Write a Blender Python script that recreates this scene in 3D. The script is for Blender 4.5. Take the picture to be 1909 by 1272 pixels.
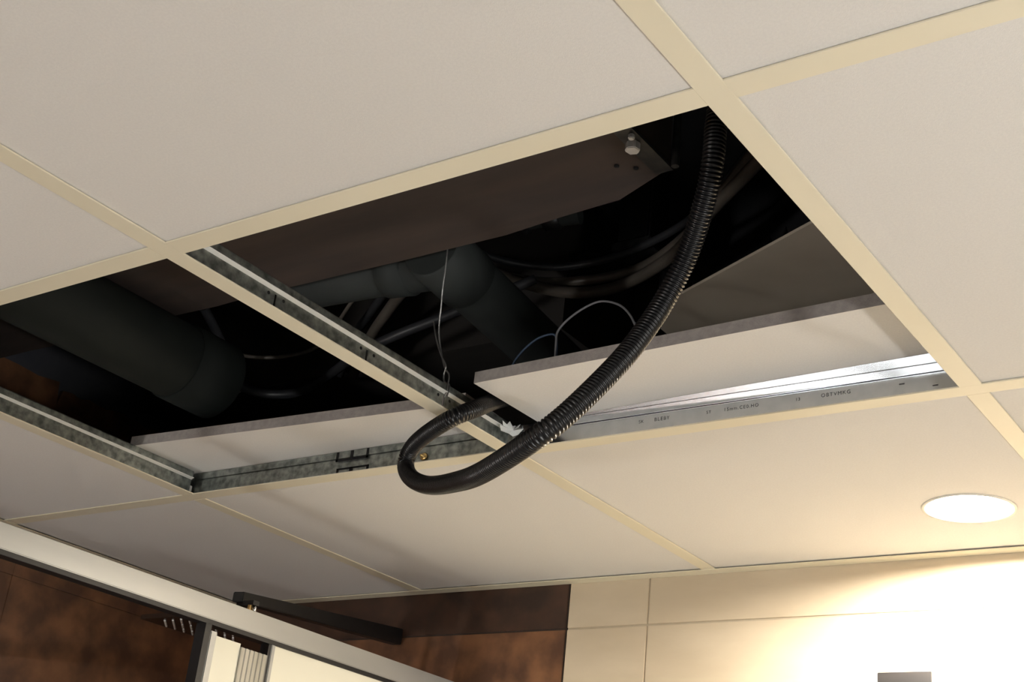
import bpy, bmesh, math, random
from mathutils import Vector, Matrix
random.seed(7)
for o in list(bpy.data.objects): bpy.data.objects.remove(o)
scene = bpy.context.scene
col = scene.collection

# ------------------------------------------------------------------ camera
# world: z = 0 is the underside of the ceiling grid, x across, y towards the tiled back wall
cam_data = bpy.data.cameras.new('camera')
cam = bpy.data.objects.new('camera', cam_data); col.objects.link(cam)
cam_data.sensor_fit = 'HORIZONTAL'; cam_data.sensor_width = 36.0
cam_data.lens = 2542.3 / 1909 * 36.0
cam_data.clip_start = 0.02
YAW, PITCH, ROLL = 0.6508, 0.4230, 0.1122
f = Vector((-math.sin(YAW)*math.cos(PITCH), math.cos(YAW)*math.cos(PITCH), math.sin(PITCH)))
r = Vector((math.cos(YAW), math.sin(YAW), 0)); u = r.cross(f)
r2 = r*math.cos(ROLL) + u*math.sin(ROLL); u2 = -r*math.sin(ROLL) + u*math.cos(ROLL)
m = Matrix((r2, u2, -f)).transposed().to_4x4(); m.translation = Vector((1.0059, -0.7463, -0.5964))
cam.matrix_world = m
scene.camera = cam

# ------------------------------------------------------------------ world, exposure
w = bpy.data.worlds.new('world'); scene.world = w; w.use_nodes = True
w.node_tree.nodes['Background'].inputs[0].default_value = (0.02, 0.02, 0.022, 1)
w.node_tree.nodes['Background'].inputs[1].default_value = 0.2
vs = scene.view_settings
vs.view_transform = 'Standard'; vs.look = 'None'; vs.gamma = 1.0; vs.use_curve_mapping = False
vs.exposure = 0.0
scene.cycles.blur_glossy = 0.1
LAMP = 940.0          # emission of every ceiling downlight
FRONT_FILL = 122.0     # emission of the unseen globe added behind the viewer
SIDE_FILL = 42.0      # emission of the unseen tube added for light from the right

# room extents
XL, XR, YB, YF, ZF, ZS = -1.085, 1.95, 1.180, -2.35, -2.30, 0.56

# ------------------------------------------------------------------ materials
def lin(r_, g_, b_):
    c = lambda v: ((v/255+0.055)/1.055)**2.4 if v > 10 else v/255/12.92
    return (c(r_), c(g_), c(b_), 1)
def mat(name, a, b=None, rough=0.5, metal=0.0, scale=20.0, detail=4.0, bump=0.0, bscale=None, lo=0.35, hi=0.65,
        coat=0.0, stretch=(1,1,1), rvar=0.0, spec=0.5):
    mt = bpy.data.materials.new(name); mt.use_nodes = True
    nt = mt.node_tree; N = nt.nodes; L = nt.links
    bs = N['Principled BSDF']
    bs.inputs['Roughness'].default_value = rough; bs.inputs['Metallic'].default_value = metal
    bs.inputs['Specular IOR Level'].default_value = spec
    if coat: bs.inputs['Coat Weight'].default_value = coat
    bs.inputs['Base Color'].default_value = a if len(a) == 4 else (*a, 1)
    tc = N.new('ShaderNodeTexCoord'); mp = N.new('ShaderNodeMapping'); mp.inputs['Scale'].default_value = stretch
    L.new(tc.outputs['Object'], mp.inputs['Vector'])
    if b is not None:
        nz = N.new('ShaderNodeTexNoise'); nz.inputs['Scale'].default_value = scale; nz.inputs['Detail'].default_value = detail
        L.new(mp.outputs[0], nz.inputs['Vector'])
        rp = N.new('ShaderNodeValToRGB')
        rp.color_ramp.elements[0].position = lo; rp.color_ramp.elements[1].position = hi
        rp.color_ramp.elements[0].color = a if len(a) == 4 else (*a, 1)
        rp.color_ramp.elements[1].color = b if len(b) == 4 else (*b, 1)
        L.new(nz.outputs['Fac'], rp.inputs['Fac']); L.new(rp.outputs['Color'], bs.inputs['Base Color'])
        if rvar:
            mr = N.new('ShaderNodeMapRange'); mr.inputs['To Min'].default_value = rough-rvar; mr.inputs['To Max'].default_value = rough+rvar
            L.new(nz.outputs['Fac'], mr.inputs['Value']); L.new(mr.outputs[0], bs.inputs['Roughness'])
    if bump:
        n2 = N.new('ShaderNodeTexNoise'); n2.inputs['Scale'].default_value = bscale or scale*4; n2.inputs['Detail'].default_value = 3
        L.new(mp.outputs[0], n2.inputs['Vector'])
        bp = N.new('ShaderNodeBump'); bp.inputs['Strength'].default_value = bump; bp.inputs['Distance'].default_value = 0.002
        L.new(n2.outputs['Fac'], bp.inputs['Height']); L.new(bp.outputs['Normal'], bs.inputs['Normal'])
    return mt
def emit(name, c, s):
    mt = bpy.data.materials.new(name); mt.use_nodes = True
    nt = mt.node_tree; nt.nodes.clear()
    e = nt.nodes.new('ShaderNodeEmission'); e.inputs[0].default_value = (*c, 1); e.inputs[1].default_value = s
    o = nt.nodes.new('ShaderNodeOutputMaterial'); nt.links.new(e.outputs[0], o.inputs[0])
    return mt
def glassmat(name, tint, gloss):
    mt = bpy.data.materials.new(name); mt.use_nodes = True
    nt = mt.node_tree; nt.nodes.clear()
    t = nt.nodes.new('ShaderNodeBsdfTransparent'); t.inputs[0].default_value = (*tint, 1)
    g = nt.nodes.new('ShaderNodeBsdfGlossy'); g.inputs['Roughness'].default_value = 0.02
    x = nt.nodes.new('ShaderNodeMixShader'); x.inputs[0].default_value = gloss
    o = nt.nodes.new('ShaderNodeOutputMaterial')
    nt.links.new(t.outputs[0], x.inputs[1]); nt.links.new(g.outputs[0], x.inputs[2]); nt.links.new(x.outputs[0], o.inputs[0])
    return mt

M = {}
M['tile'] = mat('ceiling_tile_felt', (0.745, 0.722, 0.685), (0.775, 0.75, 0.71), rough=0.85, scale=420, detail=2, bump=0.2, bscale=900, spec=0.2)
M['tile_edge'] = mat('ceiling_tile_core', (0.36, 0.325, 0.30), (0.43, 0.39, 0.36), rough=0.95, scale=150, bump=0.3)
M['cream'] = mat('cream_enamel', (0.80, 0.735, 0.565), (0.82, 0.755, 0.59), rough=0.42, scale=6)
M['galv'] = mat('galvanised_steel', (0.17, 0.19, 0.18), (0.47, 0.50, 0.475), rough=0.38, metal=0.85, scale=90, detail=5, lo=0.34, hi=0.70, rvar=0.1)
M['bulb'] = mat('lip_highlight_white', (0.90, 0.90, 0.86), (0.93, 0.93, 0.90), rough=0.30, metal=0.0, scale=120, detail=4)  # near-white, non-metal: the lip's catch light put into its colour
M['zinc'] = mat('smooth_zinc', (0.55, 0.585, 0.62), (0.61, 0.645, 0.68), rough=0.16, metal=1.0, scale=60, detail=3)
M['zinc_streak'] = mat('streak_zinc', (0.86, 0.87, 0.87), (0.90, 0.91, 0.91), rough=0.25, metal=1.0, scale=60, detail=3)
M['hole'] = mat('punched_hole', (0.004, 0.004, 0.005), rough=0.9)
M['ink'] = mat('grey_ink', (0.07, 0.07, 0.075), rough=0.8)
M['hose'] = mat('black_conduit', (0.006, 0.006, 0.007), (0.010, 0.010, 0.011), rough=0.30, scale=40, spec=0.45)
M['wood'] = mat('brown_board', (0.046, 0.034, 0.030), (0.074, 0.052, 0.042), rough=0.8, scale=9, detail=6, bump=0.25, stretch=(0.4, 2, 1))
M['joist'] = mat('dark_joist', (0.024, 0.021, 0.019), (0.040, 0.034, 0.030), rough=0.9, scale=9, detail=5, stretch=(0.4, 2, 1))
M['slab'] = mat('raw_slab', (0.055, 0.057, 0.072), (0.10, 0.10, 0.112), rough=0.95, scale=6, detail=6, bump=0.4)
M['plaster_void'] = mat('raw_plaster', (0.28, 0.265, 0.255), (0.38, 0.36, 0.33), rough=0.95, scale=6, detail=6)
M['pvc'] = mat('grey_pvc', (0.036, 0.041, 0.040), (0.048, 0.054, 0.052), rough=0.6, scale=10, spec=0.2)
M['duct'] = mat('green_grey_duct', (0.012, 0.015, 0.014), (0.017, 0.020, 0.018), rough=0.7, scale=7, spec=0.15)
M['cable'] = mat('cable_sheath', (0.10, 0.086, 0.070), (0.14, 0.12, 0.10), rough=0.45, scale=18)
M['cable_dark'] = mat('dark_cable_sheath', (0.024, 0.026, 0.030), (0.040, 0.041, 0.045), rough=0.45, scale=18)
M['board'] = mat('grey_brown_board', (0.50, 0.44, 0.35), (0.60, 0.53, 0.43), rough=0.9, scale=7, detail=5, bump=0.15)
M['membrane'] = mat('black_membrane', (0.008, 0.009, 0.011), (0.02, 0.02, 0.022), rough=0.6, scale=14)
M['wire'] = mat('steel_wire', (0.22, 0.22, 0.215), (0.38, 0.38, 0.37), rough=0.35, metal=0.8, scale=90)
M['wire_grey'] = mat('grey_wire_sheath', (0.16, 0.16, 0.17), rough=0.5)
M['wire_blue'] = mat('blue_wire_sheath', (0.03, 0.055, 0.10), rough=0.5)
M['steel_dark'] = mat('dark_steel', (0.05, 0.05, 0.055), (0.09, 0.09, 0.09), rough=0.4, metal=0.7, scale=60)
M['chrome'] = mat('bright_steel', (0.85, 0.85, 0.84), rough=0.15, metal=1.0)
M['plated'] = mat('bright_plating', (0.92, 0.92, 0.92), rough=0.2, metal=0.2, spec=1.0)
M['glint'] = mat('clip_glint_white', (0.95, 0.97, 0.96), rough=0.25, metal=0.0, spec=1.0)  # white stands in for the blown-out glint on the end clip
M['brass'] = mat('brass', (0.75, 0.52, 0.22), rough=0.3, metal=0.9)
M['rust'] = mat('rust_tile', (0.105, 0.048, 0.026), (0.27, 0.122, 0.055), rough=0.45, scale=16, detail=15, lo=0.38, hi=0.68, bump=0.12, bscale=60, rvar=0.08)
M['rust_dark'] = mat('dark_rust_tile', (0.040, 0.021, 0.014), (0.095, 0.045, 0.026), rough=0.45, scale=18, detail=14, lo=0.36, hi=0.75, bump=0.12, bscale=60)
M['beige'] = mat('beige_tile', (0.60, 0.50, 0.36), (0.68, 0.575, 0.425), rough=0.45, scale=5, detail=8, stretch=(1, 1, 3), bump=0.06, bscale=80)
M['grout'] = mat('grout', (0.50, 0.42, 0.31), (0.54, 0.46, 0.34), rough=0.95, scale=60)
M['grout_dark'] = mat('dark_grout', (0.05, 0.035, 0.028), rough=0.95)
M['paint'] = mat('grey_paint', (0.30, 0.30, 0.30), (0.34, 0.34, 0.34), rough=0.8, scale=3)
M['floor'] = mat('floor_stone', (0.20, 0.20, 0.20), (0.25, 0.25, 0.25), rough=0.5, scale=4, detail=6)
M['alu'] = mat('satin_aluminium', (0.38, 0.385, 0.375), (0.45, 0.455, 0.44), rough=0.45, metal=0.5, scale=12, stretch=(1, 0.2, 1))
M['alu_dark'] = mat('ribbed_aluminium', (0.34, 0.33, 0.28), (0.48, 0.465, 0.41), rough=0.35, metal=0.3, scale=30, stretch=(1, 1, 0.1))
M['satin_glass'] = mat('cream_satin_glass', (0.86, 0.84, 0.70), (0.89, 0.87, 0.74), rough=0.25, scale=4)
M['rubber'] = mat('black_rubber', (0.006, 0.006, 0.007), rough=0.5)
M['black_metal'] = mat('black_powder_coat', (0.005, 0.005, 0.0055), (0.008, 0.008, 0.0085), rough=0.45, scale=60)
M['head'] = mat('brown_black_plate', (0.020, 0.012, 0.008), (0.03, 0.018, 0.012), rough=0.3, scale=20)
M['nozzle'] = mat('pale_silicone', (0.75, 0.72, 0.68), rough=0.4)
M['box'] = mat('dark_grey_box', (0.014, 0.013, 0.013), (0.024, 0.021, 0.020), rough=0.5, scale=30, stretch=(0.3, 1, 2))
M['box_side'] = mat('cream_plastic', (0.40, 0.36, 0.25), rough=0.5)
M['lamp_white'] = mat('lamp_white', (0.85, 0.82, 0.74), rough=0.4)
M['lens'] = emit('lamp_lens', (1.0, 0.92, 0.80), LAMP)
M['globe'] = emit('side_fill_glow', (1.0, 0.98, 0.94), SIDE_FILL)
M['fill_front'] = emit('front_fill_glow', (1.0, 0.98, 0.94), FRONT_FILL)
M['glass'] = glassmat('clear_glass', (0.93, 0.95, 0.93), 0.03)

# ------------------------------------------------------------------ mesh helpers
class MB:
    def __init__(s): s.v = []; s.f = []; s.smooth = []; s.mi = []
    def add(s, vs_, fs, smooth=False, mi=0):
        n = len(s.v); s.v += [tuple(v) for v in vs_]
        for q in fs: s.f.append([i+n for i in q]); s.smooth.append(smooth); s.mi.append(mi)
        return s
    def box(s, x0, x1, y0, y1, z0, z1, mi=0):
        vs_ = [(x0,y0,z0),(x1,y0,z0),(x1,y1,z0),(x0,y1,z0),(x0,y0,z1),(x1,y0,z1),(x1,y1,z1),(x0,y1,z1)]
        return s.add(vs_, [(0,3,2,1),(4,5,6,7),(0,1,5,4),(1,2,6,5),(2,3,7,6),(3,0,4,7)], mi=mi)
    def bev_profile(s, pts, axis, a, b):
        """extrude a closed 2d profile along an axis ('x' uses (y,z), 'y' uses (x,z), 'z' uses (x,y))"""
        n = len(pts)
        def P(p, t): return {'x': (t, p[0], p[1]), 'y': (p[0], t, p[1]), 'z': (p[0], p[1], t)}[axis]
        vs_ = [P(p, a) for p in pts] + [P(p, b) for p in pts]
        fs = [(i, (i+1) % n, n+(i+1) % n, n+i) for i in range(n)] + [tuple(range(n-1, -1, -1)), tuple(range(n, 2*n))]
        return s.add(vs_, fs)
    def tube(s, path, rad, seg=12, caps=True, mi=0):
        """sweep a circle (radius constant or list) along a polyline"""
        P = [Vector(p) for p in path]; n = len(P)
        R = rad if isinstance(rad, (list, tuple)) else [rad]*n
        T = [(P[min(i+1, n-1)]-P[max(i-1, 0)]).normalized() for i in range(n)]
        nrm = T[0].orthogonal().normalized(); vs_ = []; fs = []
        for i in range(n):
            if i:
                nrm = nrm - T[i]*nrm.dot(T[i])
                nrm = nrm.normalized() if nrm.length > 1e-6 else T[i].orthogonal().normalized()
            bn = T[i].cross(nrm)
            for k in range(seg):
                a = 2*math.pi*k/seg
                vs_.append(P[i] + (nrm*math.cos(a) + bn*math.sin(a))*R[i])
        for i in range(n-1):
            for k in range(seg):
                k2 = (k+1) % seg
                fs.append((i*seg+k, i*seg+k2, (i+1)*seg+k2, (i+1)*seg+k))
        s.add(vs_, fs, True, mi)
        if caps:
            s.add(vs_[:seg], [tuple(range(seg-1, -1, -1))], mi=mi); s.add(vs_[-seg:], [tuple(range(seg))], mi=mi)
        return s
    def lathe(s, prof, c, seg=48, close=False):
        vs_ = []; fs = []
        for (rr, z) in prof:
            for k in range(seg):
                a = 2*math.pi*k/seg; vs_.append((c[0]+rr*math.cos(a), c[1]+rr*math.sin(a), c[2]+z))
        n = len(prof)
        for i in range(n-1 if not close else n):
            j = (i+1) % n
            for k in range(seg):
                k2 = (k+1) % seg; fs.append((i*seg+k, i*seg+k2, j*seg+k2, j*seg+k))
        return s.add(vs_, fs, True)
    def disc(s, c, rr, seg=48, up=False):
        vs_ = [(c[0]+rr*math.cos(2*math.pi*k/seg), c[1]+rr*math.sin(2*math.pi*k/seg), c[2]) for k in range(seg)]
        return s.add(vs_, [tuple(range(seg)) if up else tuple(range(seg-1, -1, -1))])
    def build(s, name, mats, parent=None, bevel=0.0, origin=None):
        me = bpy.data.meshes.new(name)
        o0 = Vector(origin) if origin is not None else Vector((0, 0, 0))
        me.from_pydata([tuple(Vector(v)-o0) for v in s.v], [], s.f)
        if not isinstance(mats, (list, tuple)): mats = [mats]
        for mm in mats: me.materials.append(mm)
        me.polygons.foreach_set('use_smooth', s.smooth); me.polygons.foreach_set('material_index', s.mi)
        me.update()
        o = bpy.data.objects.new(name, me); col.objects.link(o)
        o.location = o0
        if parent is not None:
            o.parent = parent; o.location = o0 - Vector(parent['_org']) if '_org' in parent else o0
        o['_org'] = tuple(o0)
        if bevel:
            bm = bmesh.new(); bm.from_mesh(me)
            bmesh.ops.remove_doubles(bm, verts=bm.verts, dist=1e-6)
            bmesh.ops.bevel(bm, geom=list(bm.edges), offset=bevel, segments=2, affect='EDGES', clamp_overlap=True)
            bm.to_mesh(me); bm.free(); me.update()
        return o
def empty(name, loc=(0, 0, 0), parent=None):
    o = bpy.data.objects.new(name, None); col.objects.link(o); o.empty_display_size = 0.05
    o.location = loc; o['_org'] = tuple(loc)
    if parent is not None: o.parent = parent; o.location = Vector(loc) - Vector(parent['_org'])
    return o
def tag(o, label, cat, group=None):
    o['label'] = label; o['category'] = cat
    if group: o['group'] = group
    return o
def struct(o): o['kind'] = 'structure'; return o
def spline(pts, per=10):
    P = [Vector(p) for p in pts]; P = [P[0]*2-P[1]] + P + [P[-1]*2-P[-2]]; out = []
    for i in range(1, len(P)-2):
        for k in range(per):
            t = k/per; p0, p1, p2, p3 = P[i-1], P[i], P[i+1], P[i+2]
            out.append(0.5*((2*p1) + (p2-p0)*t + (2*p0-5*p1+4*p2-p3)*t*t + (3*p1-p0-3*p2+p3)*t**3))
    out.append(P[-2]); return out
def resample(pts, step):
    P = [Vector(p) for p in pts]; out = [P[0]]; acc = 0.0
    for a, b in zip(P, P[1:]):
        L_ = (b-a).length; t = step-acc
        while t <= L_: out.append(a.lerp(b, t/L_)); t += step
        acc = (acc+L_) % step
    return out

# ------------------------------------------------------------------ room shell
struct(MB().box(XL, XR, YF, YB, ZF-0.1, ZF).build('floor', M['floor']))
struct(MB().box(XL-0.15, XR+0.15, YF-0.15, YB+0.17, ZS, ZS+0.15).build('ceiling_slab', M['slab']))
struct(MB().box(XR, XR+0.15, YF, YB, ZF, ZS).build('wall_right', M['paint']))
struct(MB().box(XL, XR, YF-0.15, YF, ZF, ZS).build('wall_front', M['paint']))
# back wall: substrate with large tiles in front of it
TT = 0.009
wb = struct(MB().box(XL-0.15, XR+0.15, YB+TT, YB+0.15, ZF, ZS).build('wall_back', M['plaster_void']))
MB().box(-0.2745, XR, YB+0.002, YB+TT, ZF, 0.006).build('grout_bed', M['grout'], wb)
MB().box(XL, -0.2775, YB+0.0025, YB+TT, ZF, 0.006).build('grout_bed', M['grout_dark'], wb)
G = 0.0012
rows = [(0.006, -0.078), (-0.080, -0.680), (-0.682, -1.282), (-1.284, -1.884), (-1.886, ZF)]
for i, (zt, zb) in enumerate(rows):
    for (x0, x1) in ((-0.276, -0.119), (-0.119, 1.081), (1.081, XR)):
        MB().box(x0+G, x1-G, YB, YB+TT, zb+G*0.5, zt-G*0.5).build('beige_wall_tile', M['beige'], wb, bevel=0.0006)
    for (x0, x1) in ((XL, -0.278),):
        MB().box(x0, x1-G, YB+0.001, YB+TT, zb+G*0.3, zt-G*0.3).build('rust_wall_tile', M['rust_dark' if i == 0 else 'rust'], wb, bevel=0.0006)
# left wall: rust tiles run on above the suspended ceiling, broken joint at their top
wl = struct(MB().box(XL-0.15, XL-TT, YF, YB+TT, ZF, ZS).build('wall_left', M['slab']))
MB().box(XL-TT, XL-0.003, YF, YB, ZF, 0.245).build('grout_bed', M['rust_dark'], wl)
for (y0, y1) in ((YF, -0.553), (-0.552, 0.641), (0.653, YB-0.001)):
    top = 0.283 if y1 < 0.9 else 0.276
    lo0 = 0.6467 if abs(y0-0.653) < 1e-6 else y0; hi1 = 0.6463 if abs(y1-0.641) < 1e-6 else y1
    n = 26; pts = [(lo0, -0.079), (hi1, -0.079), (hi1, 0.245)]
    for k in range(n+1):
        t = k/n; yy = y1+(y0-y1)*t
        pts.append((yy, top + random.uniform(-0.005, 0.004)))
    pts += [(lo0, 0.245)]
    MB().bev_profile(pts, 'x', XL-TT, XL).build('rust_wall_tile', M['rust'], wl)
    ya, yb = (0.6465 if abs(y0-0.653) < 1e-6 else y0), (0.6460 if abs(y1-0.641) < 1e-6 else y1)
    for (zt, zb) in rows[1:]:
        MB().box(XL-TT, XL, ya, yb, zb+0.0004, zt+0.0006).build('rust_wall_tile', M['rust'], wl, bevel=0.0006)

# ------------------------------------------------------------------ suspended ceiling
ceil = struct(empty('ceiling', (0, 0, 0)))
FW, FT = 0.012, 0.0016           # half flange width, flange thickness
def tee(axis, c, a, b, web=M['galv'], slots=(), main=False):
    """one grid tee: folded cream flange, punched web, bulb on top"""
    h = FW
    prof = [(c-h, 0.0003), (c-h+0.0004, 0.0), (c+h-0.0004, 0.0), (c+h, 0.0003), (c+h, FT), (c-h, FT)]
    ax = 'x' if axis == 'x' else 'y'
    t = MB().bev_profile(prof, ax, a, b).build('grid_tee', M['cream'], ceil)
    wmb = MB(); t2 = 0.0006; z0, z1 = FT, 0.0268
    def bx(p, q, za, zb):
        if axis == 'x': wmb.box(p, q, c-t2, c+t2, za, zb)
        else: wmb.box(c-t2, c+t2, p, q, za, zb)
    cur = a
    for s_ in sorted(slots):
        bx(cur, s_-0.0016, z0, z1); bx(s_-0.0016, s_+0.0016, z0, 0.0045); bx(s_-0.0016, s_+0.0016, 0.0225, z1); cur = s_+0.0016
    bx(cur, b, z0, z1)
    wo = wmb.build('web', web, t)
    for s_ in slots:
        for d, zz in ((-0.011, 0.0195), (0.012, 0.0195)):
            hb = MB(); hh = []
            for k in range(10):
                an = 2*math.pi*k/10; hh.append((s_+d+0.0020*math.cos(an), zz+0.0020*math.sin(an)))
            if axis == 'x': hb.bev_profile(hh, 'y', c-0.0009, c+0.0009)
            else: hb.bev_profile(hh, 'x', c-0.0009, c+0.0009)
            hb.build('punched_hole', M['hole'], t)
    bp_ = [(c-0.0030, 0.0275), (c-0.0030, 0.0365), (c-0.0020, 0.038), (c+0.0020, 0.038), (c+0.0030, 0.0365), (c+0.0030, 0.0275)]
    MB().bev_profile(bp_, ax, a, b).build('bulb', web, t)
    lp_ = [(c-0.0006, 0.0245), (c+0.0006, 0.0245), (c+0.0052, 0.0268), (c+0.0052, 0.0276), (c-0.0052, 0.0276), (c-0.0052, 0.0268)]
    if axis == 'y': MB().bev_profile(lp_, ax, a, b).build('bulb_lip_highlight', M['bulb'], t)  # white lip draws the highlight line under the bulb
    return t
mains = [-1.8, -0.6, 0.6]; cols = [-0.6, 0.0, 0.6, 1.2, 1.8]; YA, XA, XB = YB-0.024, XL+0.024, XR-0.024
for y in mains:
    if y == 0.6:
        mleft = tee('x', y, XL+0.001, 0.0)
        mright = tee('x', y, 0.0, XR-0.001, web=M['zinc'])
    else: tee('x', y, XL+0.001, XR-0.001)
for x in cols:
    for (a, b) in ((YF+0.001, -1.812), (-1.788, -0.612), (-0.588, 0.588), (0.612, YB-0.001)):
        sl = (0.1506, 0.3027, 0.4490) if (x == 0.0 and a == -0.588) else (0.02, 0.2) if (x == -0.6 and a == -0.588) else ()
        tee('y', x, a, b, slots=sl)
xe = [XL+0.001] + cols + [XR-0.001]
for y in (-1.2, 0.0):
    for i in range(len(xe)-1):
        tee('x', y, xe[i] + (0.012 if i else 0), xe[i+1] - (0.012 if i+1 < len(xe)-1 else 0))
# lay-in tiles
ys = [YF, -1.8, -1.2, -0.6, 0.0, 0.6, YB]
tile_cache = {}
def lay_tile(x0, x1, y0, y1, hole=None):
    g = 0.0035; a, b, c, d = x0+g, x1-g, y0+g, y1-g; z0, z1 = FT+0.0006, FT+0.0156
    cx, cy = (a+b)/2, (c+d)/2
    if hole is None:
        key = (round(b-a, 4), round(d-c, 4))
        if key not in tile_cache:
            hx, hy = (b-a)/2, (d-c)/2
            o = MB().box(-hx, hx, -hy, hy, 0, z1-z0).build('ceiling_tile', M['tile'], ceil, bevel=0.0008); tile_cache[key] = o
        else:
            o = tile_cache[key].copy(); col.objects.link(o); o.parent = ceil
        o.location = (cx, cy, z0); return o
    hx0, hy0, hr = hole; mb = MB(); seg = 64; vs_ = []
    for z in (z0, z1):
        for k in range(seg):
            an = 2*math.pi*k/seg; vs_.append((hx0+hr*math.cos(an), hy0+hr*math.sin(an), z))
        for k in range(seg):
            an = 2*math.pi*k/seg; dx, dy = math.cos(an), math.sin(an)
            t = min(((b-hx0)/dx if dx > 1e-9 else (a-hx0)/dx if dx < -1e-9 else 9), ((d-hy0)/dy if dy > 1e-9 else (c-hy0)/dy if dy < -1e-9 else 9))
            vs_.append((hx0+dx*t, hy0+dy*t, z))
    fs = []
    for k in range(seg):
        k2 = (k+1) % seg
        fs.append((k, k2, seg+k2, seg+k)); fs.append((2*seg+k2, 2*seg+k, 3*seg+k, 3*seg+k2))
        fs.append((k2, k, 2*seg+k, 2*seg+k2)); fs.append((seg+k, seg+k2, 3*seg+k2, 3*seg+k))
    # square the corners
    for (X, Y) in ((a, c), (b, c), (b, d), (a, d)):
        ang = math.atan2(Y-hy0, X-hx0) % (2*math.pi); k = int(ang/(2*math.pi)*seg); k2 = (k+1) % seg
        n0 = len(vs_); vs_ += [(X, Y, z0), (X, Y, z1)]
        fs.append((seg+k, seg+k2, n0)); fs.append((3*seg+k2, 3*seg+k, n0+1))
        fs.append((seg+k, n0, n0+1, 3*seg+k)); fs.append((n0, seg+k2, 3*seg+k2, n0+1))
    mb.add(vs_, fs); return mb.build('ceiling_tile', M['tile'], ceil)
LAMPS = [(0.472, 0.982)]
for i in range(len(xe)-1):
    for j in range(len(ys)-1):
        x0, x1, y0, y1 = xe[i], xe[i+1], ys[j], ys[j+1]
        if abs(y0) < 1e-6 and x0 in (-0.6, 0.0): continue           # the two open bays
        hole = None
        for (lx, ly) in LAMPS:
            if x0 < lx < x1 and y0 < ly < y1: hole = (lx, ly, 0.0545)
        lay_tile(x0, x1, y0, y1, hole)
# wall angle trims
t1 = MB().bev_profile([(YB-0.024, 0.0), (YB-0.0005, 0.0), (YB-0.0005, 0.024), (YB-0.0015, 0.024), (YB-0.0015, 0.0014), (YB-0.024, 0.0014)], 'x', XL+0.001, XR-0.001)
for i_, v in enumerate(t1.v): t1.v[i_] = (v[0], v[1], v[2]-0.0012)
struct(t1.build('trim_1', M['cream']))
t2_ = MB().bev_profile([(XL+0.024, 0.0), (XL+0.0005, 0.0), (XL+0.0005, 0.024), (XL+0.0015, 0.024), (XL+0.0015, 0.0014), (XL+0.024, 0.0014)], 'y', YF+0.001, YB-0.025)
for i_, v in enumerate(t2_.v): t2_.v[i_] = (v[0], v[1], v[2]-0.0012)
struct(t2_.build('trim_2', M['cream']))

# splice clip, brass screw and print on the main runner at the far side of the opening
yw = 0.6 - 0.0006
for (x0, x1, z0, z1) in ((-0.308, -0.304, 0.0225, 0.037), (-0.281, -0.276, 0.026, 0.037), (-0.251, -0.247, 0.0225, 0.037), (-0.308, -0.247, 0.0225, 0.0262),
                         (-0.306, -0.2455, 0.0105, 0.0130), (-0.306, -0.302, 0.003, 0.0130), (-0.2815, -0.275, 0.003, 0.0130), (-0.2495, -0.2455, 0.004, 0.0130)):
    MB().box(x0, x1, 0.5962 if z0 > 0.02 else 0.5988, 0.5968 if z0 > 0.02 else 0.5994, z0, z1).build('splice_slot', M['hole'], mleft)
b_ = MB()
b_.lathe([(0.0005, 0.0), (0.0050, 0.0005), (0.0062, 0.0022), (0.0048, 0.0040), (0.0025, 0.0044), (0.0024, 0.010), (0.0004, 0.0125)], (0, 0, 0), seg=14)
for i_, v in enumerate(b_.v): b_.v[i_] = (-0.146+v[0], 0.5995-v[2]*0.75, 0.0125+v[1]*0.9)
b_.build('brass_screw', M['brass'], mleft)
def lettering(txt, x, z, size, name):
    cu = bpy.data.curves.new(name, 'FONT'); cu.body = txt; cu.size = size; cu.space_character = 1.25
    ob = bpy.data.objects.new(name, cu); col.objects.link(ob)
    ob.rotation_euler = (math.pi/2, 0, 0); ob.location = (x, yw-0.00015, z)
    bpy.context.view_layer.update()
    me = bpy.data.meshes.new_from_object(ob.evaluated_get(bpy.context.evaluated_depsgraph_get()))
    o = bpy.data.objects.new(name, me); col.objects.link(o); o.matrix_world = ob.matrix_world.copy()
    bpy.data.objects.remove(ob); me.materials.clear(); me.materials.append(M['ink']); o.parent = mright
    return o
for txt, x, s_ in (('SK', 0.190, 0.0058), ('BLEBY', 0.212, 0.0066), ('ST', 0.283, 0.0052), ('15mm.CE0.HO', 0.306, 0.0060), ('13', 0.397, 0.0052), ('OBTVMKG', 0.428, 0.0064)):
    lettering(txt, x, 0.0165, s_, 'printed_lettering')
for (x, z) in ((0.519, 0.018), (0.556, 0.011)):
    MB().box(x, x+0.006, yw-0.0003, yw, z, z+0.0012).build('scuff_mark', M['ink'], mright)
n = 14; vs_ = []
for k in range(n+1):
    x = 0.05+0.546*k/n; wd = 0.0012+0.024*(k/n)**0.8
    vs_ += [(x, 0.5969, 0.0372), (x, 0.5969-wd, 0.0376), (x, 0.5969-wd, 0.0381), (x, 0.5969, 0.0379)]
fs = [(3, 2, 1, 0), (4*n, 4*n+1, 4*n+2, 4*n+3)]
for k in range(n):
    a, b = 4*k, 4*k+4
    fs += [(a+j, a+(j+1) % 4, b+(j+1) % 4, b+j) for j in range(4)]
MB().add(vs_, fs).build('streak_flange', M['zinc_streak'], mright)  # tapered reflector strip added to make the bright streak beside the tile
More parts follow.
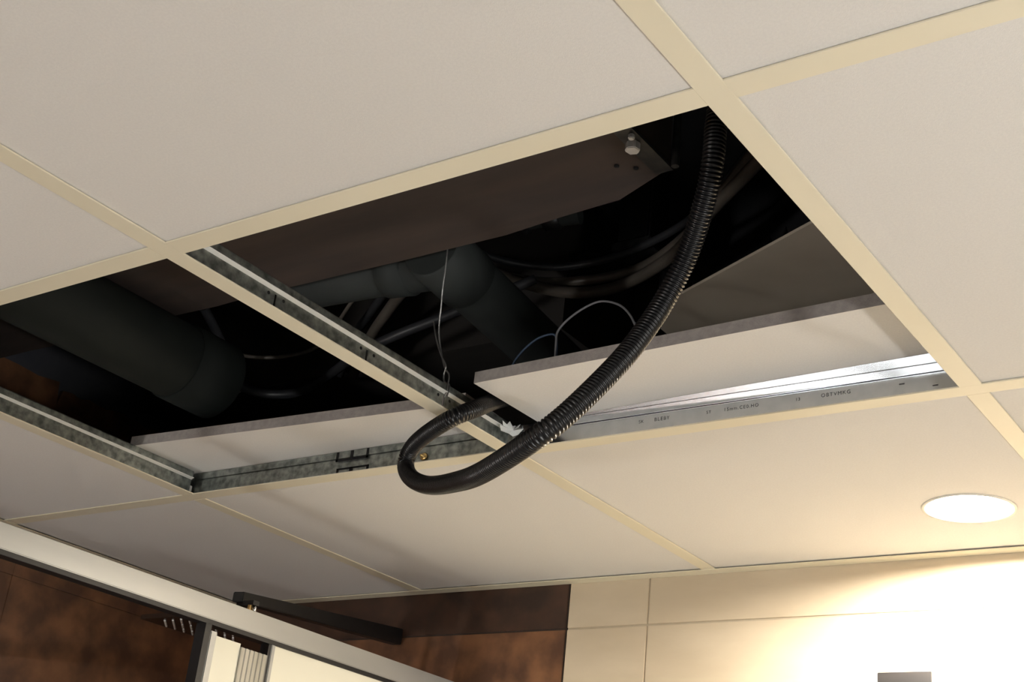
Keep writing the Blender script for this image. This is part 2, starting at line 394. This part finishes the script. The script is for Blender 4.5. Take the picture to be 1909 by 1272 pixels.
# blown-out glint at the middle tee's end clip, built as a white jagged shape
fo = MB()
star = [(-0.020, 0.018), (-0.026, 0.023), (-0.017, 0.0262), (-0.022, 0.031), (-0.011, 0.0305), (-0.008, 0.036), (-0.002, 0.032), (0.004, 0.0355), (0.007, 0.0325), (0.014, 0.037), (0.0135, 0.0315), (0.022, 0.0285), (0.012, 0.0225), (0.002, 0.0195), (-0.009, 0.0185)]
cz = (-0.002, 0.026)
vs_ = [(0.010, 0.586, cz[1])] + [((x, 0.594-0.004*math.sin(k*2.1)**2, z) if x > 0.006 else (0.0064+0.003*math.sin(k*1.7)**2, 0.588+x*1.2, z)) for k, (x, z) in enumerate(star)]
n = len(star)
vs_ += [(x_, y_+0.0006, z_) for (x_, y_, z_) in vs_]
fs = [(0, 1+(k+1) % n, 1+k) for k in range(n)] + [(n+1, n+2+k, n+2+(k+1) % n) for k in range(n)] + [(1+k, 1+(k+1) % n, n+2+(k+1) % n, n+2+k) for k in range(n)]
fo.add(vs_, fs); cl = fo.build('end_clip_glint', M['glint'], mright); cl['label'] = 'jagged white glint shape at the tee end clip'

# ------------------------------------------------------------------ downlights
def downlight(x, y, label):
    d = empty('recessed_downlight', (x, y, 0))
    tag(d, label, 'downlight')
    z = FT
    MB().lathe([(0.0520, z+0.0004), (0.0565, z-0.0012), (0.0600, z-0.0010), (0.0605, z+0.0006), (0.0540, z+0.0006), (0.0540, z+0.030), (0.0520, z+0.030)], (x, y, 0), seg=64, close=True).build('trim_ring', M['lamp_white'], d, origin=(x, y, 0))
    MB().disc((x, y, z+0.0065), 0.0519, 64).disc((x, y, z+0.034), 0.0519, 64, True).build('lens', M['lens'], d, origin=(x, y, 0))
    MB().lathe([(0.0525, z+0.031), (0.0525, z+0.07), (0.045, z+0.075), (0.0005, z+0.075)], (x, y, 0), seg=32).build('housing', M['steel_dark'], d, origin=(x, y, 0))
    return d
names = ['glowing round recessed downlight in the ceiling tile beside the beige wall', 'round recessed downlight behind the opening in the ceiling']
names = names[:1]
for (lx, ly), nm in zip(LAMPS, names): downlight(lx, ly, nm)
# opal tube added out of view on the right wall, as side light
LX, LZ, LY0, LY1 = XR-0.09, -0.95, -0.65, 0.35
fill_side = empty('side_fill_lamp', (XR, -0.15, LZ)); tag(fill_side, 'long opal tube added out of view to light the ceiling from the right', 'wall lamp'); og = (XR, -0.15, LZ)
MB().tube([(LX, LY0, LZ), (LX, -0.30, LZ), (LX, 0.0, LZ), (LX, LY1, LZ)], 0.045, seg=16).build('tube', M['globe'], fill_side, origin=og)
for yy_ in (LY0-0.012, LY1):
    MB().tube([(LX, yy_, LZ), (LX, yy_+0.012, LZ)], 0.047, seg=24).build('end_cap', M['chrome'], fill_side, origin=og)
MB().box(LX+0.047, XR, -0.35, 0.05, LZ-0.03, LZ+0.03).build('back_plate', M['chrome'], fill_side, bevel=0.002, origin=og)
fl = empty('front_fill_lamp', (-0.72, YF, -1.36)); tag(fl, 'opal globe added out of view behind the viewer as extra light', 'wall lamp'); og = (-0.72, YF, -1.36)  # unseen globe added to light the void and feed the streak
MB().lathe([(0.11*math.sin(math.pi*k/12)+1e-4, -0.11*math.cos(math.pi*k/12)) for k in range(13)], (-0.72, YF+0.17, -1.36), seg=20).build('globe', M['fill_front'], fl, origin=og)
MB().tube([(-0.72, YF, -1.36), (-0.72, YF+0.02, -1.36), (-0.72, YF+0.021, -1.36), (-0.72, YF+0.07, -1.36)], [0.06, 0.06, 0.025, 0.025], seg=20).build('bracket', M['chrome'], fl, origin=og)
mi_ = empty('mirror', (XR, -0.15, -1.7)); tag(mi_, 'plain wall mirror under the added tube light', 'mirror'); og = (XR, -0.15, -1.7)
MB().box(XR-0.02, XR-0.004, -0.65, 0.35, -1.70, -1.08).build('frame', M['alu'], mi_, bevel=0.002, origin=og)
MB().box(XR-0.022, XR-0.0195, -0.635, 0.335, -1.685, -1.095).build('glass', M['chrome'], mi_, origin=og)

# ------------------------------------------------------------------ displaced ceiling tiles
def loose_tile(cx, cy, z, rz, label, tilt=0.0):
    h = 0.2975; t = 0.015
    o = MB().box(-h, h, -h, h, 0, t)
    for i_ in range(len(o.f)):
        o.mi[i_] = 0 if i_ < 2 else 1
    ob = o.build('ceiling_tile', [M['tile'], M['tile_edge']], bevel=0)
    ob.location = (cx, cy, z); ob.rotation_euler = (tilt, 0, math.radians(rz))
    return tag(ob, label, 'ceiling tile', 'loose ceiling tiles')
loose_tile(0.043+0.2975, 0.453+0.2975, 0.0386, -1.6, 'loose white ceiling tile pushed back over the runner, right of the black hose')
loose_tile(-0.335, 0.490+0.2975, 0.0388, 4.1, 'loose white ceiling tile pushed back in the left open bay behind the hose loop')

# ------------------------------------------------------------------ corrugated hose
hp = [(0.49,0.16,0.50),(0.485,0.19,0.38),(0.478,0.225,0.26),(0.475,0.236,0.179),(0.474,0.236,0.148),(0.470,0.240,0.108),(0.452,0.258,0.075),(0.423,0.283,0.041),(0.400,0.287,0.002),(0.387,0.272,-0.038),(0.376,0.247,-0.081),
      (0.353,0.208,-0.141),(0.321,0.199,-0.168),(0.228,0.253,-0.169),(0.132,0.331,-0.143),(0.022,0.419,-0.106),(-0.056,0.477,-0.070),(-0.094,0.505,-0.040),(-0.087,0.501,-0.021),(-0.048,0.478,-0.0145),
      (0.019,0.445,-0.0125),(0.033,0.472,0.009),(0.007,0.552,0.0560),(-0.012,0.640,0.100),(0.03,0.745,0.115),(0.12,0.86,0.12)]
sp = spline(hp, 14)
pitch = 0.0040; st = pitch/6
rs = resample(sp, st); rr = []
for i_ in range(len(rs)):
    ph = (i_ % 6)
    rr.append((0.0094, 0.0103, 0.0110, 0.0111, 0.0110, 0.0103)[ph])
hose = MB().tube(rs, rr, seg=20).build('corrugated_hose', M['hose'])
tag(hose, 'black corrugated conduit hose hanging in a loop out of the open ceiling', 'hose')

# ------------------------------------------------------------------ things in the ceiling void
bm_ = empty('wooden_beam', (-0.35, 0.22, 0.2)); tag(bm_, 'wide brown boarded beam running above the near edge of the opening', 'beam')
o = MB()
yy = [(XL+0.002, 0.405), (0.02, 0.399)]
edge = [(XL+0.002, 0.403)] + [(-0.9+0.0838*k, 0.400+random.uniform(-0.0025, 0.0025) - (0.010 if k > 12 else 0)*(k-12)*0.6) for k in range(15)] + [(0.357, 0.352)]
pts = [(XL+0.002, 0.03), (0.357, 0.03)] + edge[::-1]
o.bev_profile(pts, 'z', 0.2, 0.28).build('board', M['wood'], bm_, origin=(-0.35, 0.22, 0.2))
MB().box(0.340, 0.362, 0.05, 0.352, 0.1960, 0.1995).build('end_bracket', M['steel_dark'], bm_, origin=(-0.35, 0.22, 0.2))
for (x, y, rr_, hh) in ((0.349, 0.287, 0.0085, 0.010), (0.356, 0.272, 0.004, 0.006)):
    hexa = [(x+rr_*math.cos(k*math.pi/3+0.3), y+rr_*math.sin(k*math.pi/3+0.3)) for k in range(6)]
    MB().bev_profile(hexa, 'z', 0.196-hh, 0.196).build('hex_nut', M['plated'], bm_, origin=(-0.35, 0.22, 0.2), bevel=0.001)
for (x, y) in ((0.325, 0.335), (0.308, 0.322)):
    MB().lathe([(0.003, 0.1992), (0.0028, 0.1975), (0.0002, 0.197)], (x, y, 0), seg=10).build('nail_head', M['hole'], bm_, origin=(-0.35, 0.22, 0.2))
o = MB().tube([(0.372, 0.338, 0.19), (0.372, 0.338, ZS)], 0.0045, seg=10); ro = o.build('threaded_rod', M['steel_dark'])
tag(ro, 'dark threaded rod hanging beside the end of the brown beam', 'threaded rod')
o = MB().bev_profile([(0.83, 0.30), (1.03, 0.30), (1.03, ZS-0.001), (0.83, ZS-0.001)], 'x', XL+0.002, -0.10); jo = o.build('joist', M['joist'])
tag(jo, 'dark joist crossing the void behind the grey drain pipe', 'joist')
# round duct, left bay
du = empty('ventilation_duct', (-0.50, 0.3, 0.145)); tag(du, 'fat green-grey round duct running under the beam in the left open bay', 'duct')
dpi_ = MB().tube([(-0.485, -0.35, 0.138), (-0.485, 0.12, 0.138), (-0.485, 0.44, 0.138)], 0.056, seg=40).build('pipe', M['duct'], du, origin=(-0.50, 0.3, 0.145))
MB().tube([(-0.485, 0.420, 0.138), (-0.485, 0.4202, 0.138), (-0.485, 0.502, 0.138), (-0.485, 0.506, 0.138)], [0.0562, 0.0588, 0.0588, 0.055], seg=40).build('end_collar', M['duct'], dpi_, origin=(-0.50, 0.3, 0.145))
MB().tube([(-0.440, 0.503, 0.118), (-0.440, 0.510, 0.118)], 0.003, seg=8).build('screw', M['chrome'], du, origin=(-0.50, 0.3, 0.145))
MB().box(-0.488, -0.482, -0.26, -0.24, 0.19, ZS-0.001).build('strap', M['steel_dark'], du, origin=(-0.50, 0.3, 0.145))
# grey drain pipe, right bay
dp = empty('drain_pipe', (-0.06, 0.7, 0.235)); tag(dp, 'grey plastic drain pipe with a side branch slanting away above the loose tiles', 'pipe')
og = (-0.06, 0.7, 0.235)
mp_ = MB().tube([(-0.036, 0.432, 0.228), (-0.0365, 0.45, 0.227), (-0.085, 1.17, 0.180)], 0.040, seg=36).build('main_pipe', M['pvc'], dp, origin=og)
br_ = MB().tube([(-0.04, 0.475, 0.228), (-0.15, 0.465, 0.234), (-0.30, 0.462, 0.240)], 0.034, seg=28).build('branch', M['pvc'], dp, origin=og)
MB().tube([(-0.10, 0.4695, 0.2315), (-0.102, 0.4693, 0.2316), (-0.140, 0.4658, 0.2337), (-0.142, 0.4656, 0.2338)], [0.034, 0.038, 0.038, 0.034], seg=28).build('collar', M['pvc'], br_, origin=og)
MB().tube([(-0.0361, 0.430, 0.2283), (-0.0362, 0.432, 0.2282), (-0.0415, 0.515, 0.2226), (-0.0416, 0.517, 0.2225)], [0.040, 0.0435, 0.0435, 0.040], seg=36).build('socket', M['pvc'], mp_, origin=og)
# water pipe with coupling
wp = empty('water_pipe', (-0.04, 0.56, 0.32)); tag(wp, 'thin grey water pipe with a coupling below the beam edge', 'pipe'); og = (-0.04, 0.56, 0.32)
MB().tube([(-0.284, 0.614, 0.40), (-0.13, 0.6515, 0.40), (0.015, 0.685, 0.40)], 0.014, seg=18).build('tube', M['pvc'], wp, origin=og)
MB().tube([(-0.075, 0.6655, 0.40), (-0.074, 0.6657, 0.40), (-0.066, 0.6675, 0.40), (-0.065, 0.6677, 0.40)], [0.014, 0.020, 0.020, 0.014], seg=18).build('flange', M['steel_dark'], wp, origin=og)
MB().tube([(-0.040, 0.6728, 0.40), (-0.039, 0.673, 0.40), (-0.015, 0.678, 0.40), (-0.014, 0.6782, 0.40)], [0.014, 0.019, 0.019, 0.014], seg=6).build('hex_nut', M['steel_dark'], wp, origin=og)
# cables
cabs = [([(-0.19,0.54,0.345),(-0.145,0.607,0.332),(-0.133,0.658,0.330),(-0.108,0.716,0.330),(-0.057,0.777,0.330),(0.021,0.790,0.330),(0.138,0.740,0.330),(0.254,0.645,0.330),(0.376,0.552,0.332),(0.60,0.38,0.34)], 0.0090, 'cable', 'lowest brown-grey cable of the sagging bundle behind the hose'),
        ([(-0.22,0.57,0.385),(-0.178,0.645,0.376),(-0.163,0.685,0.375),(-0.128,0.738,0.375),(-0.062,0.775,0.375),(0.043,0.772,0.374),(0.178,0.722,0.374),(0.310,0.615,0.374),(0.55,0.41,0.385)], 0.0060, 'cable_dark', 'thin upper dark cable of the sagging bundle behind the hose'),
        ([(-0.22,0.58,0.365),(-0.172,0.660,0.352),(-0.130,0.735,0.350),(-0.063,0.780,0.351),(0.048,0.789,0.352),(0.156,0.737,0.353),(0.267,0.646,0.354),(0.358,0.566,0.356),(0.60,0.36,0.365)], 0.0075, 'cable', 'middle cable of the sagging bundle behind the hose'),
        ([(-0.12,0.50,0.33),(-0.177,0.563,0.29),(-0.274,0.626,0.28),(-0.376,0.697,0.275),(-0.50,0.80,0.27)], 0.0085, 'cable', 'brown-grey cable running down left from the drain pipe branch'),
        ([(-0.15,0.53,0.35),(-0.210,0.570,0.31),(-0.353,0.665,0.30),(-0.41,0.702,0.295),(-0.55,0.82,0.29)], 0.007, 'cable_dark', 'dark cable running beside the brown-grey one below the drain pipe branch'),
        ([(-0.50,0.46,0.245),(-0.527,0.525,0.225),(-0.562,0.588,0.205),(-0.586,0.645,0.20),(-0.563,0.682,0.20),(-0.502,0.692,0.20),(-0.407,0.660,0.205),(-0.332,0.630,0.212),(-0.25,0.622,0.225),(-0.17,0.640,0.252),(-0.05,0.680,0.305)], 0.0075, 'cable_dark', 'black cable sagging past the end of the round duct'),
        ([(-0.66,0.52,0.28),(-0.598,0.589,0.25),(-0.565,0.629,0.245),(-0.501,0.650,0.245),(-0.424,0.641,0.25),(-0.33,0.60,0.29)], 0.003, 'cable', 'thin slack cable above the end of the round duct')]
for pts, ra, mm, lb in cabs:
    tag(MB().tube(spline(pts, 10), ra, seg=12).build('cable', M[mm]), lb, 'cable', 'cables in the ceiling void')
# cable tie marks on the lowest cable
# board, torn membrane, hanger post
o = MB().bev_profile([(0.150, 0.6593), (0.447, 0.5245), (0.80, 0.364), (0.80, 1.178), (0.150, 1.178)], 'z', 0.2, 0.204)
tag(o.build('bulkhead_board', M['board']), 'grey-brown plain board lying above the right loose tile, lit from below', 'board')
mem = []; A = Vector((-0.059, 0.9457+0.10)); B = Vector((0.76, 0.575)); n = 44
teeth = []
for k in range(n+1):
    t = k/n; p = A.lerp(B, t); zz = (0.372 if k % 2 == 0 else random.uniform(0.395, 0.440)) + 0.014*math.sin(k*1.3)
    teeth.append((p.x, p.y, zz))
vs_ = []; 
for (x, y, z) in teeth: vs_ += [(x, y, z), (x, y, ZS-0.002), (x+0.0012, y+0.0026, z), (x+0.0012, y+0.0026, ZS-0.002)]
fs = []
for k in range(n):
    a, b = 4*k, 4*k+4
    fs += [(a, b, b+1, a+1), (b+2, a+2, a+3, b+3), (a, a+2, b+2, b), (a+1, b+1, b+3, a+3)]
fs += [(0, 1, 3, 2), (4*n, 4*n+2, 4*n+3, 4*n+1)]
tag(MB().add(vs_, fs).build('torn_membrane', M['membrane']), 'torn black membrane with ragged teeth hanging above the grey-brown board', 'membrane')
hg = empty('hanger_post', (0.057, 0.79, 0.375)); tag(hg, 'black hanger post dropping from the slab beside the hose', 'post')
MB().box(0.030, 0.085, 0.765, 0.820, 0.388, ZS).build('post', M['membrane'], hg, bevel=0.003, origin=(0.057, 0.79, 0.375))
MB().box(0.024, 0.091, 0.759, 0.826, 0.375, 0.388).build('foot', M['steel_dark'], hg, bevel=0.002, origin=(0.057, 0.79, 0.375))

# wires
hw = empty('hanger_wire', (0.0, 0.449, 0.03)); tag(hw, 'twisted steel hanger wire tied to the middle ceiling tee', 'wire'); og = (0.0, 0.449, 0.03)
main = spline([(0.012,0.404,0.215),(0.0085,0.410,0.188),(0.000,0.420,0.157),(-0.007,0.430,0.137),(-0.0145,0.440,0.114),(-0.014,0.447,0.090),(-0.004,0.448,0.062),(0.004,0.449,0.050),(0.0045,0.449,0.036),(0.0035,0.449,0.026),(0.0012,0.449,0.020)], 12)
MB().tube(main, 0.0011, seg=8).build('strand', M['wire'], hw, origin=og)
tail = spline([(-0.029,0.445,0.127),(-0.020,0.445,0.100),(-0.010,0.4455,0.078),(-0.001,0.447,0.062),(-0.005,0.4505,0.052),(-0.004,0.452,0.043),(0.004,0.452,0.038),(0.0050,0.4515,0.030),(0.0040,0.451,0.022)], 12)
MB().tube(tail, 0.0011, seg=8).build('tail', M['wire'], hw, origin=og)
gw = spline([(0.147,0.470,0.0545),(0.146,0.470,0.077),(0.147,0.470,0.093),(0.161,0.470,0.107),(0.183,0.470,0.118),(0.205,0.470,0.122),(0.228,0.470,0.114),(0.243,0.470,0.101),(0.254,0.470,0.083),(0.26,0.475,0.060),(0.262,0.480,0.0545)], 8)
tag(MB().tube(gw, 0.0014, seg=8).build('grey_wire', M['wire_grey']), 'thin grey wire arching from the right loose tile behind the hose', 'wire')
bw = spline([(0.081,0.472,0.0545),(0.089,0.470,0.066),(0.102,0.470,0.079),(0.120,0.470,0.089),(0.141,0.470,0.090),(0.144,0.474,0.080),(0.143,0.478,0.055)], 8)
tag(MB().tube(bw, 0.0014, seg=8).build('blue_wire', M['wire_blue']), 'short blue wire bent over the left end of the right loose tile', 'wire')

# ------------------------------------------------------------------ shower screen
ss = empty('shower_screen', (-0.50, 0.4, ZF)); og = (-0.50, 0.4, ZF)
tag(ss, 'aluminium framed shower screen with cream glass panels and black seals', 'shower screen')
SY0, SY1 = -0.55, YB-0.001
hr_ = MB().box(-0.5135, -0.4900, SY0, SY1, -0.1994, -0.1674).build('header_rail', M['alu'], ss, bevel=0.0012, origin=og)
MB().box(-0.5120, -0.4920, SY0, SY1, -0.2059, -0.1992).build('gasket', M['rubber'], hr_, origin=og)
ZB = ZF+0.02
MB().box(-0.5120, -0.4920, 0.5788, 0.5904, ZB, -0.2055).build('black_seal', M['rubber'], ss, origin=og)
MB().box(-0.5100, -0.4912, 0.5904, 0.6030, ZB, -0.2140).build('edge_profile', M['alu'], ss, bevel=0.0013, origin=og)
MB().box(-0.5075, -0.4945, 0.6030, 0.6540, ZB, -0.2185).build('cream_panel', M['satin_glass'], ss, origin=og)
rib = [(-0.5100, 0.654), (-0.4920, 0.654)]
for k in range(6):
    yy_ = 0.654 + k*0.0091
    rib += [(-0.4915, yy_+0.0009), (-0.4915, yy_+0.0052), (-0.4928, yy_+0.0062), (-0.4928, yy_+0.0085)]
rib += [(-0.4920, 0.7093), (-0.5100, 0.7093)]
MB().bev_profile(rib, 'z', ZB, -0.2235).build('ribbed_profile', M['alu_dark'], ss, origin=og)
MB().box(-0.5100, -0.4935, 0.7093, 0.7150, ZB, -0.2055).build('dark_joint', M['rubber'], ss, origin=og)
MB().box(-0.5100, -0.4918, 0.7150, 0.7227, ZB, -0.2055).build('edge_profile', M['alu'], ss, bevel=0.001, origin=og)
MB().box(-0.5075, -0.4945, 0.7227, SY1, ZB, -0.2055).build('cream_panel', M['satin_glass'], ss, origin=og)
MB().box(-0.5200, -0.4830, SY0, SY1, ZF, ZB).build('sill_rail', M['alu'], ss, origin=og)
# stabilising bar with stud
sb = empty('stabiliser_bar', (-0.59, 0.92, -0.11)); og = (-0.59, 0.92, -0.11)
tag(sb, 'black square stabiliser bar between the screen rail and the rust tiled wall', 'bar')
P0 = Vector((-0.5306, 0.6643)); P1 = Vector((-0.648, 1.1805)); d = (P1-P0).normalized(); nn = Vector((d.y, -d.x))
vs_ = []
for (p, hw_, z0, z1) in ((P0, 0.0095, -0.1514, -0.1359), (P1, 0.011, -0.0935, -0.0640)):
    for sx, z in ((-1, z0), (1, z0), (1, z1), (-1, z1)):
        q = p + nn*hw_*sx; vs_.append((q.x, min(q.y, YB+0.0005), z))
MB().add(vs_, [(3, 2, 1, 0), (4, 5, 6, 7), (0, 1, 5, 4), (1, 2, 6, 5), (2, 3, 7, 6), (3, 0, 4, 7)]).build('bar', M['black_metal'], sb, bevel=0.0012, origin=og)
MB().box(-0.536, -0.500, 0.6690, 0.6810, -0.1560, -0.1490).build('clamp', M['black_metal'], sb, origin=og)
MB().lathe([(0.0005, -0.1674), (0.0033, -0.1674), (0.0033, -0.1555), (0.0005, -0.1555)], (-0.5035, 0.6764, 0), seg=20).build('stud', M['chrome'], sb, origin=og)
MB().box(-0.5105, -0.5060, 0.6690, 0.6735, -0.1674, -0.1555).build('brass_spacer', M['brass'], sb, origin=og)
# rain shower head under the ceiling behind the screen
sh = empty('rain_shower_head', (-0.58, 0.70, -0.19)); og = (-0.58, 0.70, -0.19)
tag(sh, 'flat dark rain shower head with pale nozzle strips behind the screen', 'shower head')
pl_ = MB().box(-0.6403, -0.5280, 0.5805, 0.86, -0.1933, -0.1863).build('plate', M['head'], sh, bevel=0.001, origin=og)
MB().tube([(-0.585, 0.84, -0.1830), (-0.585, 0.95, -0.1830), (-0.585, 1.10, -0.1830), (-0.585, YB+0.001, -0.1830)], 0.007, seg=14).build('arm', M['black_metal'], sh, origin=og)
for k in range(9):
    x0 = -0.599+0.0177*k
    q0 = Vector((min(x0, -0.531), 0.5926 + max(0, x0+0.531)*1.0))
    q1 = Vector((-0.632, q0.y+(q0.x+0.632)*1.02))
    for (ta, tb) in ((0.0, 0.30), (0.40, 0.65), (0.75, 0.97)) if k > 1 else ((0.05, 0.95),):
        a = q0.lerp(q1, ta); b = q0.lerp(q1, tb)
        MB().tube([(a.x, a.y, -0.1940), (b.x, b.y, -0.1940)], 0.0015, seg=6).build('nozzle_strip', M['nozzle'], pl_, origin=og)

# ------------------------------------------------------------------ dark box on the beige wall
bx_ = empty('wall_box', (0.32, YB, -0.23)); og = (0.32, YB, -0.23)
tag(bx_, 'dark grey fronted box mounted on the beige tiled wall below the downlight', 'wall box')
MB().box(0.281, 0.360, 1.152, 1.1795, -0.292, -0.172).build('housing', M['box_side'], bx_, bevel=0.003, origin=og)
MB().box(0.2815, 0.3595, 1.1485, 1.1525, -0.2915, -0.1725).build('front_panel', M['box'], bx_, bevel=0.0008, origin=og)

for o in bpy.data.objects:
    if '_org' in o: del o['_org']
